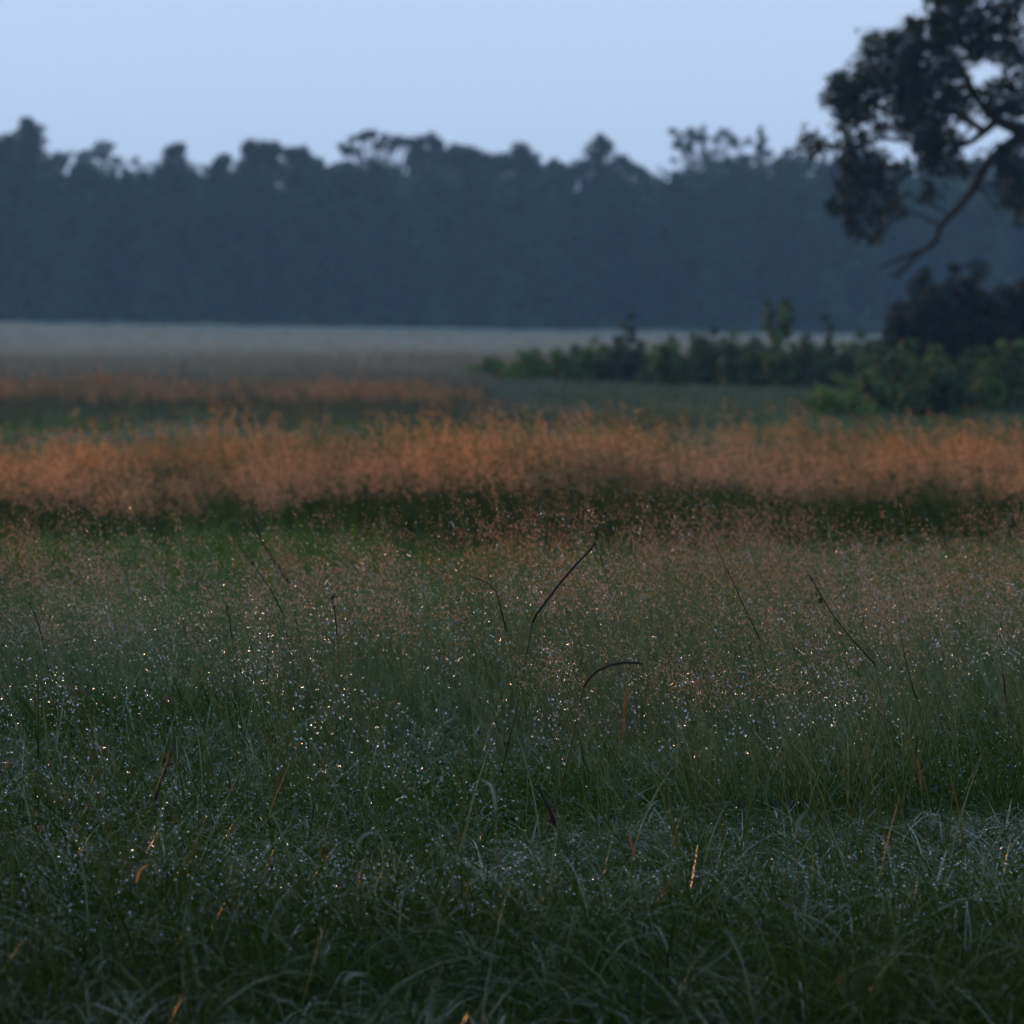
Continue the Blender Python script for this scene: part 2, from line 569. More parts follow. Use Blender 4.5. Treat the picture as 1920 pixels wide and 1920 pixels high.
limb([loc(1745, 462), loc(1702, 480, .1), loc(1648, 502, .2)], [0.04, 0.03, 0.012], 5)
limb([loc(1717, 480), loc(1690, 508, -.1), loc(1662, 520, -.2)], [0.035, 0.025, 0.012], 5)
limb([Vector((-0.15, 0, 3.0)), loc(2030, 190), loc(1960, 252), loc(1905, 240), loc(1868, 226), loc(1846, 246), loc(1820, 266), loc(1790, 280)],
     [0.2, 0.17, 0.12, 0.11, 0.09, 0.06, 0.045, 0.02])
limb([loc(1868, 226), loc(1835, 190, .3), loc(1800, 120, .5), loc(1740, 60, .5)], [0.08, 0.06, 0.04, 0.015], 5)
limb([loc(1846, 246), loc(1780, 205, -.3), loc(1690, 150, -.5), loc(1600, 165, -.6)], [0.06, 0.05, 0.035, 0.012], 5)
limb([loc(1820, 266), loc(1750, 268, .2), loc(1660, 260, .3), loc(1570, 275, .3), loc(1520, 270, .3)], [0.045, 0.04, 0.03, 0.02, 0.01], 5)
limb([loc(1790, 280), loc(1720, 320, -.2), loc(1650, 350, -.3), loc(1620, 420, -.3)], [0.04, 0.03, 0.022, 0.01], 5)
limb([loc(1848, 309), loc(1830, 330, .4), loc(1818, 352, .6)], [0.03, 0.02, 0.01], 4)
limb([Vector((0, 0.1, 5.2)), loc(2000, 30, .5), loc(1900, -40, .3)], [0.15, 0.09, 0.03], 5)
# leaf clusters: (px, py, rx, ry, leaves)
cl = [(1768, 10, 30, 26, 40), (1800, 20, 46, 40, 90), (1846, 30, 40, 34, 70), (1900, 10, 34, 26, 40), (1880, 66, 40, 26, 60), (1800, 75, 44, 34, 80), (1748, 62, 34, 26, 55),
      (1715, 52, 18, 16, 22), (1700, 90, 30, 22, 40), (1676, 78, 22, 14, 22), (1640, 76, 12, 9, 10), (1634, 98, 20, 15, 22), (1664, 108, 20, 14, 22),
      (1625, 130, 22, 14, 22), (1590, 158, 26, 18, 36), (1578, 176, 24, 18, 30), (1556, 190, 12, 10, 10), (1620, 168, 30, 20, 44), (1655, 150, 26, 18, 36),
      (1700, 140, 30, 26, 55), (1750, 120, 40, 36, 90), (1690, 185, 34, 26, 60), (1735, 175, 40, 34, 90), (1590, 205, 24, 18, 32), (1582, 232, 16, 14, 18),
      (1625, 205, 28, 18, 34), (1640, 240, 16, 12, 12), (1700, 225, 30, 24, 55), (1740, 230, 36, 34, 85), (1765, 265, 34, 28, 60), (1735, 285, 24, 18, 30),
      (1790, 200, 26, 24, 42), (1785, 150, 26, 22, 34), (1815, 180, 16, 22, 16), (1840, 100, 30, 14, 26), (1905, 105, 34, 22, 50), (1905, 165, 36, 26, 60),
      (1860, 180, 30, 14, 24), (1880, 205, 34, 14, 30), (1912, 200, 20, 16, 22), (1600, 265, 18, 16, 20), (1590, 285, 16, 14, 16), (1630, 290, 22, 12, 16),
      (1518, 268, 13, 15, 20), (1530, 276, 10, 9, 9), (1552, 272, 8, 6, 5),
      (1600, 318, 22, 20, 34), (1640, 315, 26, 18, 32), (1684, 312, 14, 9, 8), (1588, 345, 22, 20, 30), (1628, 350, 26, 18, 32), (1568, 384, 9, 14, 12),
      (1612, 385, 20, 20, 28), (1662, 392, 16, 22, 24), (1676, 366, 16, 18, 18), (1602, 424, 14, 20, 22), (1638, 428, 15, 18, 20), (1592, 400, 12, 12, 10), (1690, 398, 8, 12, 7), (1748, 356, 14, 8, 9), (1732, 370, 10, 7, 6),
      (1760, 310, 26, 14, 22), (1800, 315, 22, 12, 14),
      (1905, 300, 30, 26, 55), (1895, 335, 26, 22, 44), (1912, 365, 24, 22, 40), (1885, 375, 16, 12, 14), (1915, 395, 14, 14, 14), (1880, 290, 24, 14, 20)]
kb = MB()
tw = MB()
for (px, py, rx, ry, nl) in cl:
    tone = min(1, max(0, org.gauss(0.35, 0.2)))
    dd = org.uniform(-0.9, 0.9)
    hub = loc(px, py, dd)
    near = min(LIMB_PTS, key=lambda p_: (p_ - hub).length)
    if (near - hub).length < 2.2:
        mid = near.lerp(hub, 0.5) + Vector((org.gauss(0, .06), org.gauss(0, .06), org.gauss(0, .06)))
        tw.tube([near, mid, hub], [0.018, 0.013, 0.007], 4)
        for _ in range(4):
            a = org.uniform(0, 6.283)
            tw.tube([hub, loc(px + math.cos(a) * rx * 1.2, py + math.sin(a) * ry * 1.2, dd + org.uniform(-.3, .3))], [0.008, 0.003], 3)
    for _ in range(max(4, int(nl * (1.1 if py < 300 else 0.8)))):              # sprays of leaves on fine twigs
        a = org.uniform(0, 6.283); r = org.random() ** 0.55 * 1.25
        c = loc(px + math.cos(a) * r * rx, py + math.sin(a) * r * ry, dd + org.uniform(-.45, .45))
        sp = org.uniform(0.04, 0.085)
        for _ in range(org.randint(5, 10)):
            kb.col = min(1, max(0, tone + org.gauss(0, 0.15)))
            kb.leaf(c + Vector((org.gauss(0, sp), org.gauss(0, sp), org.gauss(0, sp))), org.uniform(0.06, 0.13), 0.3, 0.6, org)
# the rest of the crown, right of and above the view
for _ in range(150):
    a = org.uniform(0, 6.283); e = org.uniform(-0.2, 1.0)
    r = org.uniform(2.0, 5.2)
    c = Vector((math.cos(a) * r, math.sin(a) * r * 0.8, 4.6 + e * 3.8 - 0.06 * r * r))
    w = c + ob
    ppx = 960 + w.x / w.y * F; ppy = HOR - (w.z - EYE) / w.y * F
    if ppx < 1990 and ppy > -70: continue
    if c.z < 2.2: continue
    clump(kb, c, org.uniform(0.45, 0.9), 60, 0.15, min(1, max(0, org.gauss(0.35, 0.2))), org)
kb.build('crown', M_TREE, oak, smooth_=False)
tw.build('twigs', M_BARK, oak)


# ------------------------------------------------------------------ shrubs
def shrub(name, px, base_y, w_px, top_y, D, mat, label, seed, tone=0.4, leaf=0.09, n_cl=None, style='round', group='shrubs beside the oak'):
    rg = random.Random(seed)
    x = (px - 960) / F * D
    b = gz(x, D)
    H = (at(px, top_y, D).z - b) * (1.28 if mat is M_BUSH else 1.06)
    W = w_px * D / F
    root = empty(name, (x, D, b))
    tag(root, label, 'shrub', group)
    sb, fb = MB(), MB()
    n_sh = max(7, int(W * 15)) if style == 'round' else (7 if style == 'spiky' else 9)
    big = 1.0
    if mat is M_DARKB: n_sh, big = n_sh * 2, 1.7
    for k in range(n_sh):
        u = rg.uniform(-1, 1) if k else 0.0
        v = rg.uniform(-0.5, 0.5)
        if style == 'round':
            h = H * math.sqrt(1 - 0.75 * u * u) * rg.choice((rg.uniform(0.5, 0.8), rg.uniform(0.75, 1.0)))
        elif style == 'spiky':
            h = H * (1 - 0.65 * abs(u) ** 0.7) * rg.uniform(0.8, 1.0)
        else:
            h = H * (0.93 if k < 5 else rg.uniform(0.35, 0.6)); u *= (0.75 if k < 5 else 1.0)
        tip = Vector((u * W * 0.5 + rg.gauss(0, 0.04), v * W * 0.6, h))
        foot_ = Vector((tip.x * 0.35, tip.y * 0.35, -0.05))
        mid = foot_.lerp(tip, 0.55) + Vector((rg.gauss(0, 0.03), rg.gauss(0, 0.03), 0))
        sb.tube([foot_, mid, tip], [0.016, 0.011, 0.004], 4)
        tn = tone + rg.gauss(0, 0.22)
        for q in range(5 if style == 'round' else 6):
            t_ = 1 - (q / 6.0) * (0.9 if style != 'mushroom' or k >= 5 else 0.4) - rg.uniform(0, 0.08)
            c = foot_.lerp(tip, t_)
            c += Vector((rg.gauss(0, 0.05), rg.gauss(0, 0.05), -0.04))
            if c.z < 0.02: continue
            rr = rg.uniform(0.08, 0.165) * (1.35 - 0.55 * t_) * big * (0.75 if style != 'round' else 1.0)
            puff(fb, c, rr, int(74 * big), leaf * 0.66, tn, rg, 0.85, 0.2)
    sb.build('stem', M_BARK, root)
    fb.build('foliage', mat, root, smooth_=False)


shrub('dark_shrub', 1790, 700, 250, 498, 66, M_DARKB, 'tall nearly black rounded shrub under the oak at the right', 31, 0.35, 0.11, 110, group='dark shrubs under the oak')
shrub('dark_shrub', 1960, 700, 220, 505, 67, M_DARKB, 'nearly black shrub cut by the right edge under the oak', 32, 0.35, 0.11, 90, group='dark shrubs under the oak')
shrub('green_shrub', 925, 712, 90, 676, 76, M_BUSH, 'lowest pale green shrub at the left end of the shrub row', 33, 0.75, 0.08)
shrub('green_shrub', 1000, 712, 110, 662, 75, M_BUSH, 'low bright green shrub second from the left in the row', 34, 0.8, 0.08)
shrub('green_shrub', 1080, 712, 110, 655, 74, M_BUSH, 'low mid-green shrub left of the pointed dark shrub', 35, 0.65, 0.08)
shrub('pointed_shrub', 1176, 715, 110, 618, 73, M_BUSH, 'pointed dark green shrub standing up at the left of the row', 36, 0.2, 0.09, 26, 'spiky')
shrub('green_shrub', 1255, 718, 110, 644, 72, M_BUSH, 'rounded olive green shrub just right of the pointed shrub', 37, 0.55, 0.08)
shrub('green_shrub', 1330, 720, 100, 634, 72, M_BUSH, 'dark shrub between the olive shrub and the mushroom-topped shrub', 38, 0.25, 0.08)
shrub('green_shrub', 1420, 735, 130, 640, 70, M_BUSH, 'dark rounded shrub below the mushroom-topped shrub', 39, 0.25, 0.08)
shrub('mushroom_shrub', 1465, 720, 84, 588, 71, M_BUSH, 'slim shrub with a flat mushroom-like leafy top', 40, 0.5, 0.08, 40, 'mushroom')
shrub('spiky_shrub', 1548, 722, 50, 596, 71, M_BUSH, 'thin upright sprout right of the mushroom-topped shrub', 41, 0.2, 0.08, 16, 'spiky')
shrub('green_shrub', 1520, 735, 120, 645, 69, M_BUSH, 'dark green shrub at the foot of the thin upright sprout', 42, 0.22, 0.08)
shrub('green_shrub', 1610, 735, 120, 640, 69, M_BUSH, 'mid-green shrub next to the nearly black shrub', 43, 0.4, 0.08)
shrub('green_shrub', 1130, 715, 110, 650, 74.5, M_BUSH, 'low dull green shrub hiding the foot of the pointed shrub on its left', 61, 0.4, 0.08)
shrub('green_shrub', 1215, 718, 100, 648, 73.5, M_BUSH, 'low dull green shrub hiding the foot of the pointed shrub on its right', 62, 0.35, 0.08)
shrub('green_shrub', 1375, 722, 110, 642, 72.5, M_BUSH, 'dark low shrub left of the mushroom-topped shrub', 63, 0.3, 0.08)
shrub('green_shrub', 1480, 735, 150, 650, 68, M_BUSH, 'wide dark shrub in front of the mushroom-topped shrub', 64, 0.3, 0.08)
shrub('green_shrub', 1655, 760, 140, 655, 62, M_BUSH, 'dull green shrub bridging the row and the nearest leafy shrubs', 65, 0.4, 0.08)
shrub('leafy_shrub', 1755, 790, 130, 690, 51, M_BUSH, 'small dark leafy shrub lowest of the nearest group at the right', 66, 0.25, 0.08)
shrub('green_shrub', 1560, 790, 150, 735, 52, M_BUSH, 'low yellow-green sprawling shrub in front of the row', 44, 0.75, 0.07)
shrub('leafy_shrub', 1700, 800, 170, 668, 53, M_BUSH, 'leafy shrub with a dark hollow, left of the two nearest shrubs', 45, 0.35, 0.08, 60)
shrub('leafy_shrub', 1800, 800, 170, 652, 54, M_BUSH, 'leafy shrub with bright green tips, in front of the nearly black shrub', 46, 0.6, 0.08, 60)
shrub('leafy_shrub', 1905, 800, 160, 655, 53, M_BUSH, 'leafy shrub cut by the right edge of the picture', 47, 0.5, 0.08, 60)


# ------------------------------------------------------------------ grass: prototypes in a collection that is not in the scene
LEAN = Vector((-0.34, 0.05, 0))             # the wind lays the grass to the left

def blade_pts(base, az, length, lean0, curve, wind, seg=6):
    """points of an arching blade"""
    p = Vector(base); out_ = [p.copy()]
    ang = lean0
    dirh = Vector((math.cos(az), math.sin(az), 0))
    for k in range(seg):
        d = dirh * math.sin(ang) + Vector((0, 0, math.cos(ang))) + LEAN * wind * (k / seg)
        d.normalize()
        p = p + d * (length / seg)
        out_.append(p.copy())
        ang += curve / seg
    return out_


def blade(mb, base, az, length, lean0, curve, wind, width, rg, seg=6):
    pts = blade_pts(base, az, length, lean0, curve, wind, seg)
    n = len(pts)
    ws = [width * (0.75 + 0.25 * math.sin(math.pi * i / (n - 1))) * (1 - (i / (n - 1)) ** 3 * 0.93) for i in range(n)]
    tw = rg.uniform(-0.6, 0.6)
    side = Vector((-math.sin(az + tw), math.cos(az + tw), rg.uniform(-0.25, 0.25))).normalized()
    mb.col = rg.random()
    mb.folded(pts, ws, side, rg.uniform(0.2, 0.42))
    return pts


def proto_leafy(seed, S, nb, ln, width):
    """a square sod of arching lush blades; also returns the blades for the drops"""
    rg = random.Random(seed); mb = MB(); lines = []
    knots = [(rg.uniform(-.5, .5) * S, rg.uniform(-.5, .5) * S) for _ in range(max(5, nb // 18))]
    for _ in range(nb):
        if rg.random() < 0.65:
            k = rg.choice(knots); bx, by = k[0] + rg.gauss(0, 0.025), k[1] + rg.gauss(0, 0.025)
        else:
            bx, by = rg.uniform(-.5, .5) * S, rg.uniform(-.5, .5) * S
        L = ln * (rg.uniform(0.5, 1.0) if rg.random() < 0.85 else rg.uniform(1.0, 1.4))
        pts = blade(mb, (bx, by, -0.02), rg.uniform(0, 6.283), L, rg.uniform(0.05, 0.5), rg.uniform(0.5, 2.3) + (0.7 if L > ln else 0), rg.uniform(0.1, 1.2),
                    width * rg.uniform(0.4, 1.4), rg, 6)
        lines.append(pts)
    return mb, lines


def proto_seed(seed, S, ns, ht, grains, nblades, gl, gw, head=0.22, bl=(0.4, 0.8)):
    """a square sod of fine stems with open panicles of small grains"""
    rg = random.Random(seed); mb = MB(); tips = []
    for _ in range(nblades):
        mb.mi = 0
        blade(mb, (rg.uniform(-.5, .5) * S, rg.uniform(-.5, .5) * S, -0.02), rg.uniform(0, 6.283), ht * rg.uniform(*bl), rg.uniform(0.03, 0.3), rg.uniform(0.2, 1.2), rg.uniform(0.5, 1.2),
              0.0045 * rg.uniform(0.6, 1.3), rg, 5)
    knots = [(rg.uniform(-.5, .5) * S, rg.uniform(-.5, .5) * S) for _ in range(max(3, ns // 9))]
    for _ in range(ns):
        k = rg.choice(knots)
        L = ht * (rg.uniform(0.78, 1.0) if rg.random() < 0.82 else rg.uniform(1.0, 1.25))
        pts = blade_pts((k[0] + rg.gauss(0, .05), k[1] + rg.gauss(0, .05), -0.02), rg.uniform(0, 6.283), L, rg.uniform(0, 0.16), rg.uniform(-0.1, 0.4), rg.uniform(0.7, 1.7), 7)
        mb.mi = 2; mb.col = rg.random()
        az = rg.uniform(0, 6.283)
        mb.strip(pts, [0.0024, 0.0023, 0.0022, 0.002, 0.0017, 0.0014, 0.0012, 0.0008], (math.cos(az), math.sin(az), 0))
        mb.mi = 1
        for g in range(grains):
            t = 1 - head * rg.random() ** 1.2
            q = t * 7; i = min(6, int(q)); p = pts[i].lerp(pts[i + 1], q - i)
            sp = 0.03 * (1.1 - t) / 0.45 + 0.003
            o = Vector((rg.gauss(0, sp), rg.gauss(0, sp), rg.gauss(0, sp * 0.5) + 0.004)) + LEAN * 0.03
            mb.col = rg.random()
            c = p + o
            mb.spike(c, Vector((LEAN.x + rg.gauss(0, .4), rg.gauss(0, .4), 0.9)), gl * rg.uniform(0.7, 1.3), gw * rg.uniform(0.7, 1.3))
            tips.append(c)
    return mb, tips


def proto_col(name, meshes):
    c = bpy.data.collections.new(name)
    for i, me in enumerate(meshes):
        o = bpy.data.objects.new('%s_%02d' % (name, i), me)
        c.objects.link(o)
    return c


def scatter(name, coll, pos, rot, scl, idx, tint, tint2, label, cat):
    """one object of stuff: instances of the sods on its points"""
    me = bpy.data.meshes.new(name)
    n = len(pos)
    me.vertices.add(n)
    me.vertices.foreach_set('co', np.asarray(pos, dtype=np.float32).ravel())
    def att(nm, ty, data, key):
        a = me.attributes.new(nm, ty, 'POINT')
        a.data.foreach_set(key, np.ascontiguousarray(data).ravel())
    att('rot', 'FLOAT_VECTOR', np.asarray(rot, dtype=np.float32), 'vector')
    att('scl', 'FLOAT_VECTOR', np.asarray(scl, dtype=np.float32), 'vector')
    att('pick', 'INT', np.asarray(idx, dtype=np.int32), 'value')
    att('tint', 'FLOAT_VECTOR', np.asarray(tint, dtype=np.float32), 'vector')
    att('tint2', 'FLOAT_VECTOR', np.asarray(tint2, dtype=np.float32), 'vector')
    me.update()
    o = bpy.data.objects.new(name, me)
    COL.objects.link(o)
    ng = bpy.data.node_groups.new(name, 'GeometryNodeTree')
    ng.interface.new_socket('Geometry', in_out='INPUT', socket_type='NodeSocketGeometry')
    ng.interface.new_socket('Geometry', in_out='OUTPUT', socket_type='NodeSocketGeometry')
    N, Lk = ng.nodes, ng.links
    gi, go = N.new('NodeGroupInput'), N.new('NodeGroupOutput')
    ci = N.new('GeometryNodeCollectionInfo'); ci.inputs['Collection'].default_value = coll
    ci.inputs['Separate Children'].default_value = True; ci.inputs['Reset Children'].default_value = True
    ip = N.new('GeometryNodeInstanceOnPoints'); ip.inputs['Pick Instance'].default_value = True
    def named(nm, dt):
        a = N.new('GeometryNodeInputNamedAttribute'); a.data_type = dt; a.inputs['Name'].default_value = nm
        return a.outputs['Attribute']
    Lk.new(gi.outputs[0], ip.inputs['Points'])
    Lk.new(ci.outputs[0], ip.inputs['Instance'])
    Lk.new(named('pick', 'INT'), ip.inputs['Instance Index'])
    er = N.new('FunctionNodeEulerToRotation')
    Lk.new(named('rot', 'FLOAT_VECTOR'), er.inputs[0])
    Lk.new(er.outputs[0], ip.inputs['Rotation'])
    Lk.new(named('scl', 'FLOAT_VECTOR'), ip.inputs['Scale'])
    Lk.new(ip.outputs[0], go.inputs[0])
    md = o.modifiers.new('scatter', 'NODES'); md.node_group = ng
    tag(o, label, cat, kind='stuff')
    return o


def vnoise(x, y, s, seed):
    """smooth value noise, vectorised"""
    x = np.asarray(x) * s; y = np.asarray(y) * s
    xi = np.floor(x).astype(np.int64); yi = np.floor(y).astype(np.int64)
    xf = x - xi; yf = y - yi
    xf = xf * xf * (3 - 2 * xf); yf = yf * yf * (3 - 2 * yf)
    def h(a, b):
        v = np.sin(a * 127.1 + b * 311.7 + seed * 74.7) * 43758.5453
        return v - np.floor(v)
    return (h(xi, yi) * (1 - xf) + h(xi + 1, yi) * xf) * (1 - yf) + (h(xi, yi + 1) * (1 - xf) + h(xi + 1, yi + 1) * xf) * yf


def sods(d0, d1, s, margin):
    """a jittered grid of sod centres between two distances, a little wider than the view"""
    W1 = 0.122 * d1 + margin
    gx, gy = np.meshgrid(np.arange(-W1, W1, s), np.arange(d0, d1, s))
    gx = gx + (np.arange(gx.shape[0]) % 2)[:, None] * s * 0.5
    x = gx.ravel() + nrg.uniform(-.18, .18, gx.size) * s
    y = gy.ravel() + nrg.uniform(-.18, .18, gx.size) * s
    k = np.abs(x) < 0.122 * y + margin
    return x[k], y[k]


def turn(n, sd=0.25):
    """mostly kept to the wind, some sods mirrored by a half turn when small"""
    return np.stack([nrg.normal(0, 0.03, n), nrg.normal(0, 0.03, n), nrg.normal(0, sd, n)], 1)


GZ = np.vectorize(gz)
def place(x, y, lift=0.0):
    return np.stack([x, y, GZ(x, y) + lift], 1)


def drop_mesh(nm, spots, seed, count, r0, r1):
    rg = random.Random(seed); mb = MB()
    for _ in range(count):
        s = rg.choice(spots)
        if isinstance(s, list):
            q = rg.uniform(2.0, len(s) - 1.01); i = int(q); c = s[i].lerp(s[i + 1], q - i)
        else:
            c = s
        r = r0 + (r1 - r0) * rg.random() ** 1.7
        add_drop(mb, c + Vector((0, 0, -0.001)), r)
    return mb.mesh(nm, [M_WATER])


# --- leafy wet grass, 4 to 46 m
SOD = 0.6
NL = 6
leafy = [proto_leafy(200 + i, SOD, 1000, 0.33, 0.0047) for i in range(NL)]
C_LEAFY = proto_col('leafy_sod', [p[0].mesh('leafy_sod', [M_WETB]) for p in leafy])
C_LDROP = proto_col('blade_drop', [drop_mesh('blade_drops', leafy[i][1], 400 + i, 1300, 0.0009, 0.0023) for i in range(NL)])

xa, ya = sods(3.6, 13.2, 0.5, 1.2)
xb, yb = sods(13.2, 21.5, 0.72, 1.5)
xc, yc = sods(21.5, 46, 1.15, 2.5)
gx, gy = np.meshgrid(np.arange(-10.0, -0.6, 0.62), np.arange(2.0, 19.0, 0.62))   # the taller stand added out of view at left to shade the near grass
gx = gx.ravel() + nrg.uniform(-.15, .15, gx.size); gy = gy.ravel() + nrg.uniform(-.15, .15, gy.size)
kk = (gx < -(0.122 * gy + 0.75)) & (gx > -(0.122 * gy + 6.0))
xd, yd = gx[kk], gy[kk]
x = np.concatenate([xa, xb, xc, xd]); y = np.concatenate([ya, yb, yc, yd])
shade_stand = np.arange(len(x)) >= len(x) - len(xd)
n = len(x)
nz1 = vnoise(x, y, 0.9, 1); nz2 = vnoise(x, y, 0.35, 2)
wide = np.where(y < 13.2, 1.0, np.where(y < 21.5, 1.35, 2.2)) * nrg.uniform(0.92, 1.1, n)
high = (0.66 + 0.72 * nz1) * np.interp(y, [4, 10.8, 16, 17.5, 21.5, 22, 46], [0.9, 1.0, 0.9, 1.15, 1.25, 0.9, 0.85]) * nrg.uniform(0.9, 1.1, n)
scl = np.stack([wide, wide * np.where(nrg.random(n) < 0.5, -1, 1), high], 1)
rot = turn(n, 0.3)
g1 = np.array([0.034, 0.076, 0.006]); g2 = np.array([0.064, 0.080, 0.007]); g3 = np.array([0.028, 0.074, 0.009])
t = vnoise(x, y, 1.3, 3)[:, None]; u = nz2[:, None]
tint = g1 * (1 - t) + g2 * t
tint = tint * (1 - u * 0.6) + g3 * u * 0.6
tint *= np.interp(y, [4, 6.6, 7.4, 8.8, 9.8, 16, 18, 46], [0.8, 0.72, 0.42, 0.45, 0.7, 0.85, 1.35, 1.0])[:, None]  # shade put into the tint, deepest in a band across the near grass
pick = nrg.integers(0, NL, n)
wet = np.clip((vnoise(x, y * 1.6, 0.8, 31) - 0.2) * 2.6, 0, 1) * np.interp(y, [4, 6.4, 7.2, 8.0, 9.2, 10.0, 13.2, 14.2], [1.0, 1.0, 0.7, 0.2, 0.3, 1.0, 1.0, 0.3])
scl[:, 2] *= 1 - 0.42 * wet * (y > 8)
scl[shade_stand, 2] = nrg.uniform(2.1, 2.9, shade_stand.sum())
wet = np.where(shade_stand, 0.1, wet)
wetness = np.repeat((0.05 + 1.15 * wet)[:, None], 3, 1)
P = place(x, y)
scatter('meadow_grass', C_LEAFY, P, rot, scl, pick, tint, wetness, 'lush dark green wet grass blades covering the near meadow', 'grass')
kd = (~shade_stand) & (y > 8.3) & (y < 13.4) & (nrg.random(n) < np.interp(y, [8.3, 10.0, 13.4], [0.12, 1, 1]))
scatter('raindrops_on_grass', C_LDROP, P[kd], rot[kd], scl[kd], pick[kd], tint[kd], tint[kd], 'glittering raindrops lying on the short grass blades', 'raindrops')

# --- seed grass: sparse in front, dense pink from 10 to 14 m, an orange band from 21 to 28 m
SS = 0.5
NS = 5
dense = [proto_seed(300 + i, SS, 84, 0.70, 11, 110, 0.010, 0.0014) for i in range(NS)]
thin = [proto_seed(330 + i, SS, 26, 0.68, 10, 16, 0.008, 0.0011) for i in range(NS)]
coarse = [proto_seed(360 + i, SS, 80, 0.66, 13, 210, 0.014, 0.0026, 0.16, (0.55, 0.92)) for i in range(NS)]
C_SEED = proto_col('seed_sod', [p[0].mesh('seed_sod', [M_BLADE, M_SEED, M_STEM]) for p in dense + thin + coarse])
C_SDROP = proto_col('seed_drop', [drop_mesh('panicle_drops', dense[i][1], 450 + i, 620, 0.0010, 0.0025) for i in range(NS)]
                    + [drop_mesh('panicle_drops', thin[i][1], 470 + i, 190, 0.0010, 0.0025) for i in range(NS)])

xs_, ys_ = sods(6.4, 29.5, 0.46, 1.5)
n = len(xs_)
wa_ = np.where(ys_ > 18, 0.6, 1.0)
d = ys_ + ((vnoise(xs_, ys_ * 0 + 3.1, 0.55, 5) - 0.5) * 2.4 + (vnoise(xs_, ys_, 1.2, 6) - 0.5) * 1.8) * wa_
nzs = vnoise(xs_, ys_, 0.8, 7)
p_dense = np.interp(d, [12.0, 13.2, 16.0, 17.2, 22.4, 23.4, 28.2, 29.2], [0, 0.7, 0.8, 0, 0, 1, 1, 0])
p_thin = np.interp(d, [6.4, 8.5, 10.4, 12.4, 16.0, 17.4, 18.2, 22.2, 23.2, 29.0], [0.03, 0.12, 0.5, 1, 1, 0.3, 0.1, 0.14, 0.5, 0.5])
rr = nrg.random(n)
isd = rr < p_dense * np.where(ys_ > 18, np.clip(1.9 * vnoise(xs_, ys_, 0.7, 8) * (0.45 + 0.9 * vnoise(xs_, ys_, 1.7, 28)), 0.08, 1), 0.25 + 0.95 * nzs)
ist = (~isd) & (rr < p_thin * (0.5 + 0.8 * nzs))
keep = isd | ist
x, y, d, isd = xs_[keep], ys_[keep], d[keep], isd[keep]; n = len(x)
far = y > 17.5
high = np.interp(d, [6, 9, 12, 14, 21, 24, 29], [0.75, 0.85, 0.95, 0.88, 0.94, 0.93, 0.9]) * nrg.uniform(0.85, 1.12, n) * (0.84 + 0.3 * vnoise(x, y, 0.6, 12))
wide = nrg.uniform(0.95, 1.1, n)
scl = np.stack([wide, wide, high], 1)
rot = turn(n, 0.2)
pick = np.where(isd, np.where(far, 2 * NS, 0), NS) + nrg.integers(0, NS, n)
pk = np.array([0.80, 0.50, 0.29]); og = np.array([0.70, 0.38, 0.11]); br = np.array([0.30, 0.21, 0.05]); gy = np.array([0.30, 0.28, 0.24])
olive = (d > 19) & (nrg.random(n) < 0.28)
pk = np.where(d[:, None] < 19, np.array([0.76, 0.41, 0.21]), pk)
wt = np.clip(np.interp(d, [9, 14, 20, 24.3, 26.3, 29], [0.35, 0.3, 0.15, 0.2, 0.85, 1.0]) + (vnoise(x, y, 0.8, 13) - 0.5) * 0.4, 0, 1)[:, None]
tint2 = pk * (1 - wt) + np.where(nrg.random(n)[:, None] < 0.5, og, br) * wt
tint2[olive] = np.array([0.17, 0.17, 0.05])
g_ = (vnoise(x, y, 0.7, 9) * (d < 17.5))[:, None] * 0.5
tint2 = tint2 * (1 - g_) + gy * g_
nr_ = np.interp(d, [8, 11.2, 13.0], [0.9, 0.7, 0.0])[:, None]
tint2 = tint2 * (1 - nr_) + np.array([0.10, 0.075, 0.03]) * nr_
s1 = np.array([0.030, 0.052, 0.010]); s2 = np.array([0.060, 0.060, 0.012])
t = vnoise(x, y, 0.9, 10)[:, None]
tint = s1 * (1 - t) + s2 * t
tint = np.where((d > 19)[:, None], tint * np.array([0.75, 0.95, 0.8]), tint)
sv = np.interp(d, [11.5, 13.2, 17, 18.5], [0, 0.85, 0.85, 0])[:, None] * (0.4 + 0.9 * vnoise(x, y, 0.7, 14))[:, None]
tint = tint * (1 - sv) + np.array([0.13, 0.175, 0.13]) * sv
P = place(x, y)
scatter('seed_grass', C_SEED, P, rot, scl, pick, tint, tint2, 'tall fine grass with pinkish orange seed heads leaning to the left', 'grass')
kd = (y > 8.2) & (y < 16.0) & (pick < 2 * NS) & (nrg.random(n) < np.interp(y, [6.5, 13.4, 14.6, 16.0], [1, 1, 0.4, 0.1]))
scatter('raindrops_on_seed_heads', C_SDROP, P[kd], rot[kd], scl[kd], pick[kd], tint[kd], tint2[kd], 'sparkling orange and white raindrops hanging in the seed heads', 'raindrops')

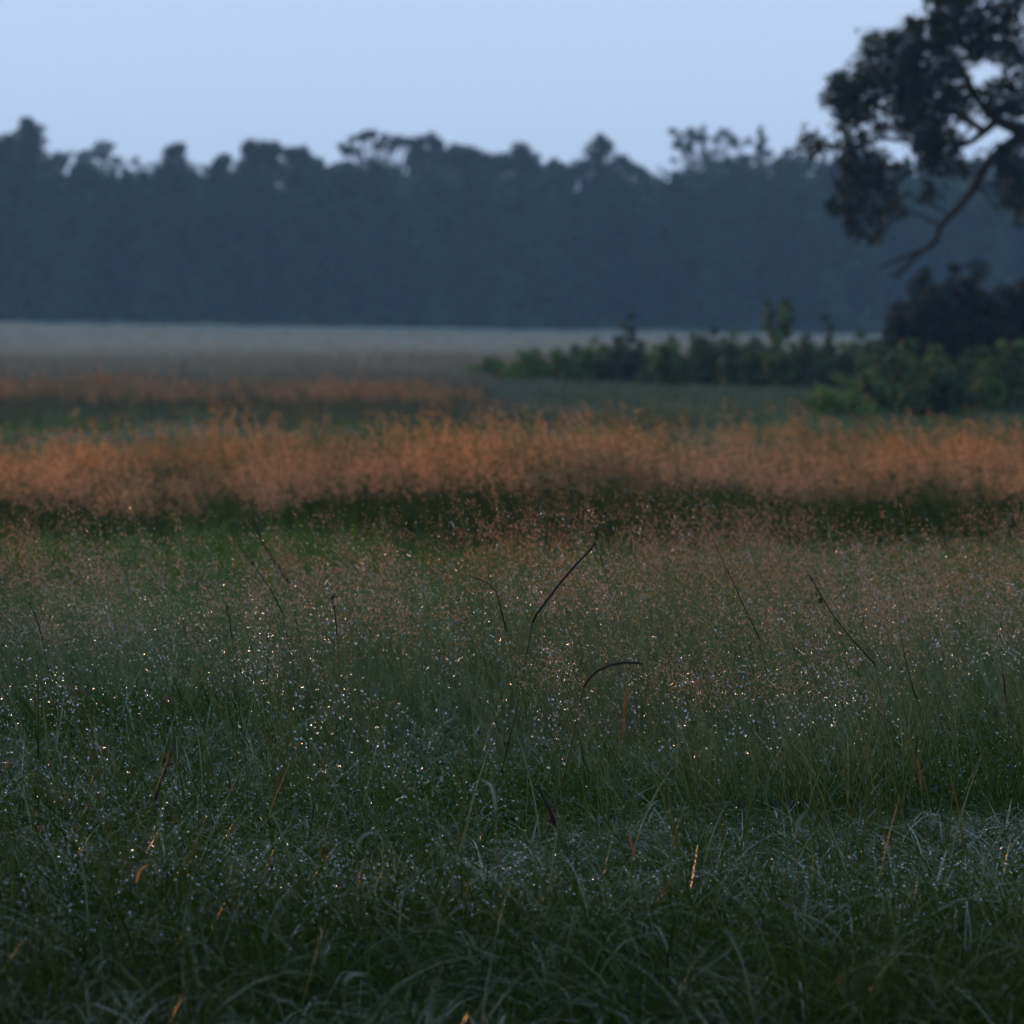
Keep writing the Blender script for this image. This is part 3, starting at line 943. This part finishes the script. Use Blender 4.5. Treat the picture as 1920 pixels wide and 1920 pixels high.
# --- the distant meadow, 30 m to the wood
def far_leafy(seed):
    rg = random.Random(seed); mb = MB()
    for _ in range(200):
        blade(mb, (rg.uniform(-1, 1), rg.uniform(-1, 1), -0.03), rg.uniform(0, 6.283), 0.42 * rg.uniform(0.5, 1.0), rg.uniform(0.05, 0.35), rg.uniform(0.3, 1.4), rg.uniform(0.4, 1.2),
              0.02 * rg.uniform(0.6, 1.4), rg, 4)
    return mb
def far_seed(seed):
    mb, _ = proto_seed(seed, 1.6, 90, 0.56, 8, 150, 0.035, 0.005)
    return mb
C_FAR = proto_col('meadow_sod', [far_leafy(500 + i).mesh('meadow_sod', [M_FARG, M_SEED]) for i in range(3)]
                  + [far_seed(520 + i).mesh('seeded_meadow_sod', [M_FARG, M_SEED, M_FARG]) for i in range(3)])
x1, y1 = sods(44, 75, 1.1, 3.0)
x2, y2 = sods(75, 140, 2.0, 5.0)
x3, y3 = sods(140, 297, 3.6, 8.0)
x = np.concatenate([x1, x2, x3]); y = np.concatenate([y1, y2, y3]); n = len(x)
px = 960 + x / y * F
wob = (vnoise(x, x * 0, 0.35, 15) - 0.5) * 5
d = y + wob
scale = np.where(y < 75, 0.8, np.where(y < 140, 1.4, 2.5))
hs = np.interp(y, [30, 70, 140, 297], [0.9, 0.9, 0.8, 0.8]) * nrg.uniform(0.8, 1.15, n)
orange_strip = (d > 49) & (d < 55) & (px < 1000 + nrg.normal(0, 130, n)) & (vnoise(x, y, 0.3, 19) > 0.18)
hs = np.where((px > 850) & (d > 46) & (d < 80), hs * 0.32, hs)
pick = np.where(orange_strip, nrg.integers(3, 6, n), nrg.integers(0, 3, n))
scl = np.stack([scale, scale * np.where(nrg.random(n) < 0.5, -1, 1), hs], 1)
rot = turn(n, 0.3)
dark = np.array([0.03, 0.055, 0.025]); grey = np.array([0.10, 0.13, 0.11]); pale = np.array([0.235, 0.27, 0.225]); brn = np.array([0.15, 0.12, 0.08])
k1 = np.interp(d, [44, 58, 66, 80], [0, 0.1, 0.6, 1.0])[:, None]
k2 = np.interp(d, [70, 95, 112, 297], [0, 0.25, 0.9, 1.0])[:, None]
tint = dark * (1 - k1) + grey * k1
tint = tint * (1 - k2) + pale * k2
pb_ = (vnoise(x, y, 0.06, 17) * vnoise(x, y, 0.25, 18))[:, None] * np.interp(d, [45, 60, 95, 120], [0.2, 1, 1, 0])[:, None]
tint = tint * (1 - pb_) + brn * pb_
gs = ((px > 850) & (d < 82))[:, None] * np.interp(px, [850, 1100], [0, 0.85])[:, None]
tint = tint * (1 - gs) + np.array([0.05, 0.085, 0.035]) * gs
tint2 = np.where(nrg.random(n)[:, None] < 0.6, np.array([0.42, 0.28, 0.16]), np.array([0.22, 0.20, 0.11]))
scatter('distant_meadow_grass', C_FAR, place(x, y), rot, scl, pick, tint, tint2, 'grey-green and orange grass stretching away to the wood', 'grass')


# ------------------------------------------------------------------ single plants standing out of the grass
def stalk_thing(name, label, cat, D, path, r0, r1, mat, group=None, buds=(), drops=(), side=(), leafw=None):
    """path in pixels, run on down to the ground; buds (px,py,r), drops on the stem"""
    P3 = [at(a, b, D) + Vector((0, rng.uniform(-.01, .01), 0)) for (a, b) in path]
    foot = P3[0]
    g = gz(foot.x, D)
    dirn = (P3[0] - P3[1]).normalized()
    run = min(0.12, max(-0.12, dirn.x * 0.4))
    root_p = Vector((foot.x + run, D, g))
    root = empty(name, root_p)
    tag(root, label, cat, group)
    pts = [Vector((0, 0, -0.03)), (foot - root_p) * 0.5 + Vector((run * -0.1, 0, 0))] + [p - root_p for p in P3]
    mb = MB()
    mb.tube(pts[:3], [r0 * 0.6, r0 * 0.6, r0 * 0.7], 6)
    mb.build('stem_foot', M_GREENSTALK, root)
    n = len(pts) - 2
    mb = MB()
    mb.tube(pts[2:], [r0 + (r1 - r0) * i / (n - 1) for i in range(n)], 6)
    mb.build('stem', mat, root)
    for sp in side:
        q = [at(a, b, D) - root_p for (a, b) in sp]
        mb = MB(); mb.tube(q, [r1 * 0.5 + (r1 * 0.25 - r1 * 0.5) * i / (len(q) - 1) for i in range(len(q))], 5)
        mb.build('side_stem', mat, root)
    for (a, b, r) in buds:
        c = at(a, b, D) - root_p
        mb = MB(); bg = random.Random(int(a * 7 + b))
        for _ in range(16):
            dv = Vector((bg.gauss(0, 1), bg.gauss(0, 1), bg.gauss(0, 1) + 0.4)).normalized()
            mb.spike(c + dv * r * 0.45, dv, r * 1.3, r * 0.28)
        mb.build('seed_head', mat, root)
    for (a, b) in drops:
        mb = MB(); add_drop(mb, at(a, b + 2, D - 0.004) - root_p, rng.uniform(0.0014, 0.002)); mb.build('raindrop', M_WATER, root)
    return root


def leaf_thing(name, label, D, path, w, mat, group=None):
    P3 = [at(a, b, D) for (a, b) in path]
    g = gz(P3[0].x, D)
    root_p = Vector((P3[0].x, D, g))
    root = empty(name, root_p)
    tag(root, label, 'grass blade', group)
    sb = MB(); sb.tube([Vector((0, 0, -0.02)), (P3[0] - root_p) * 0.5 + Vector((0.006, 0, 0)), P3[0] - root_p], [w * 0.22, w * 0.2, w * 0.18], 5)
    sb.build('sheath', M_GREENSTALK, root)
    pts = [p - root_p for p in P3]
    # smooth the path
    def cr(p0, p1, p2, p3, t):
        return 0.5 * ((2 * p1) + (p2 - p0) * t + (2 * p0 - 5 * p1 + 4 * p2 - p3) * t * t + (3 * p1 - p0 - 3 * p2 + p3) * t ** 3)
    q = []
    for i in range(len(pts) - 1):
        p0, p1, p2, p3 = pts[max(0, i - 1)], pts[i], pts[i + 1], pts[min(len(pts) - 1, i + 2)]
        for k in range(4): q.append(cr(p0, p1, p2, p3, k / 4))
    q.append(pts[-1])
    n = len(q)
    mb = MB()
    prev = None
    for i, p in enumerate(q):
        t_ = i / (n - 1)
        ww = w * (0.6 + 0.4 * math.sin(math.pi * min(1, t_ * 1.1))) * (1 - t_ ** 4 * 0.92)
        tg = (q[min(i + 1, n - 1)] - q[max(i - 1, 0)]).normalized()
        sd = tg.cross(Vector((0.25, -1, 0.35))).normalized()
        nn = tg.cross(sd)
        b = mb.add([p - sd * ww * 0.5, p + nn * ww * 0.16, p + sd * ww * 0.5])
        if prev is not None:
            mb.face((prev, prev + 1, b + 1, b)); mb.face((prev + 1, prev + 2, b + 2, b + 1))
        prev = b
    mb.build('blade', mat, root)
    return root


stalk_thing('dry_stalk', 'dark dry stalk with a sharp kink at its tip, standing alone near the centre', 'stalk', 11.7,
            [(998, 1166), (1005, 1152), (1022, 1130), (1052, 1090), (1082, 1056), (1098, 1040), (1108, 1028), (1114, 1018)], 0.0042, 0.0026, M_STALK,
            buds=[(1115, 1020, 0.0075)], drops=[(1078, 1068), (1108, 1032), (1010, 1150)],
            side=[[(1116, 1020), (1124, 1040), (1134, 1070), (1142, 1100), (1150, 1130), (1166, 1165)]])
stalk_thing('dry_stalk', 'dark dead stem arching over to the right below the kinked stalk', 'stalk', 10.8,
            [(1094, 1288), (1102, 1274), (1120, 1258), (1145, 1246), (1172, 1242), (1196, 1243), (1204, 1246)], 0.004, 0.0028, M_STALK,
            drops=[(1172, 1240), (1166, 1240)])
stalk_thing('dry_stalk', 'small curved dead twig left of the kinked stalk', 'stalk', 11.2,
            [(950, 1185), (930, 1108), (912, 1092), (898, 1085), (880, 1079)], 0.0022, 0.0013, M_STALK)
stalk_thing('dry_stalk', 'short black broken stick leaning left in the shiny short grass', 'stalk', 9.8,
            [(1040, 1545), (1032, 1520), (1018, 1492), (1007, 1471)], 0.005, 0.004, M_STALK)
stalk_thing('grass_stem', 'long bare dark stem leaning left, right of the kinked stalk', 'stem', 11.6,
            [(1425, 1200), (1396, 1140), (1374, 1090), (1352, 1045), (1335, 1008)], 0.0022, 0.001, M_GREENSTALK)
stalk_thing('flower_stem', 'leaning stem with small dark withered flowers at the right', 'stem', 10.6,
            [(1640, 1245), (1590, 1190), (1560, 1150), (1540, 1118), (1520, 1082), (1503, 1056)], 0.0026, 0.0010, M_GREENSTALK,
            buds=[(1522, 1087, 0.006), (1538, 1126, 0.0085), (1531, 1115, 0.006)])
stalk_thing('grass_stem', 'thin leaning stem with one dark bud at the upper left', 'stem', 11.8,
            [(530, 1150), (512, 1112), (490, 1080), (473, 1056), (458, 1036), (443, 1017)], 0.0022, 0.001, M_GREENSTALK, buds=[(473, 1056, 0.0075)])
stalk_thing('seed_stalk', 'stalk with a small black seed head at the left edge', 'stalk', 11.4,
            [(80, 1200), (68, 1160), (57, 1136)], 0.002, 0.0014, M_STALK, buds=[(56, 1132, 0.007)])
stalk_thing('seed_stalk', 'stalk with a small black spiky seed head left of centre', 'stalk', 11.2,
            [(436, 1200), (430, 1165), (426, 1143)], 0.002, 0.0014, M_STALK, buds=[(426, 1140, 0.007)])
stalk_thing('seed_stalk', 'stalk with a black seed head amid glittering drops, third from the left', 'stalk', 11.0,
            [(632, 1190), (628, 1150), (624, 1124)], 0.002, 0.0014, M_STALK, buds=[(624, 1121, 0.0085), (626, 1138, 0.006)])
stalk_thing('reed_stem', 'thick blurred olive stem leaning left above the seed grass', 'stem', 14.5,
            [(540, 1090), (515, 1052), (500, 1030), (487, 1005), (475, 975), (468, 940)], 0.006, 0.003, M_GREENSTALK)
stalk_thing('grass_stem', 'tall dark upright stem at the far left of the wet grass', 'stem', 10.4,
            [(72, 1420), (71, 1360), (72, 1300), (72, 1245)], 0.0026, 0.0014, M_GREENSTALK)
stalk_thing('grass_stem', 'dark leaning stem among the drops at the lower left', 'stem', 9.0,
            [(290, 1500), (302, 1462), (314, 1430), (322, 1402)], 0.0032, 0.002, M_STALK)
stalk_thing('grass_stem', 'dark upright stem near the right edge of the glittering grass', 'stem', 10.8,
            [(1885, 1300), (1880, 1262), (1876, 1230)], 0.0026, 0.0013, M_GREENSTALK)
stalk_thing('grass_stem', 'dark stem with a bent top right of centre', 'stem', 10.7,
            [(1718, 1310), (1705, 1265), (1694, 1218), (1686, 1178)], 0.0022, 0.001, M_GREENSTALK)

leaf_thing('golden_blade', 'small golden curled grass blade in the dark grass at the lower left', 8.7, [(256, 1655), (259, 1640), (266, 1628), (280, 1621)], 0.0065, M_GOLD)
leaf_thing('rusty_blade', 'upright rust-coloured dry blade under the arching stem', 10.6, [(1168, 1385), (1170, 1340), (1173, 1310), (1179, 1277)], 0.006, M_RUST)
leaf_thing('pale_blade', 'pale wet blade curving to the right in the lower right grass', 8.8, [(1493, 1565), (1495, 1545), (1502, 1530), (1511, 1522)], 0.007, M_PALELEAF)
leaf_thing('pale_blade', 'bluish wet blade arching over at the bottom centre left', 7.0, [(644, 1845), (652, 1832), (664, 1826), (690, 1828)], 0.007, M_PALELEAF)
leaf_thing('pale_blade', 'pale arched blade in the dark grass left of centre', 8.3, [(668, 1590), (676, 1572), (690, 1562), (712, 1564)], 0.006, M_PALELEAF)
leaf_thing('pale_blade', 'broad bluish blade bending right, just below the picture centre', 8.9, [(930, 1520), (926, 1490), (918, 1470), (902, 1462)], 0.009, M_PALELEAF)
leaf_thing('rusty_blade', 'rusty leaning blade at the right below the centre', 9.0, [(1190, 1610), (1186, 1590), (1180, 1572), (1177, 1562)], 0.005, M_RUST)
leaf_thing('rusty_blade', 'thin rusty blade in the dark grass right of centre', 9.9, [(1728, 1480), (1726, 1460), (1722, 1430), (1720, 1412)], 0.004, M_RUST)

# ------------------------------------------------------------------ rainy air
hb = MB()
hx, hy0, hy1, hz0, hz1 = 420, -60, 520, -6.0, 19.0
b = hb.add([Vector(p) for p in [(-hx, hy0, hz0), (hx, hy0, hz0), (hx, hy1, hz0), (-hx, hy1, hz0), (-hx, hy0, hz1), (hx, hy0, hz1), (hx, hy1, hz1), (-hx, hy1, hz1)]])
for f in [(0, 3, 2, 1), (4, 5, 6, 7), (0, 1, 5, 4), (1, 2, 6, 5), (2, 3, 7, 6), (3, 0, 4, 7)]:
    hb.face(f)
m, n, l = new_mat('rainy_air')
out = n.new('ShaderNodeOutputMaterial')
pv = n.new('ShaderNodeVolumePrincipled')
pv.inputs['Color'].default_value = (0.30, 0.64, 1.0, 1)
pv.inputs['Density'].default_value = 0.00058
pv.inputs['Anisotropy'].default_value = 0.0
l.new(pv.outputs[0], out.inputs['Volume'])
tag(hb.build('haze', m, smooth_=False), 'pale blue rainy haze filling the air over the meadow', 'haze', kind='stuff')
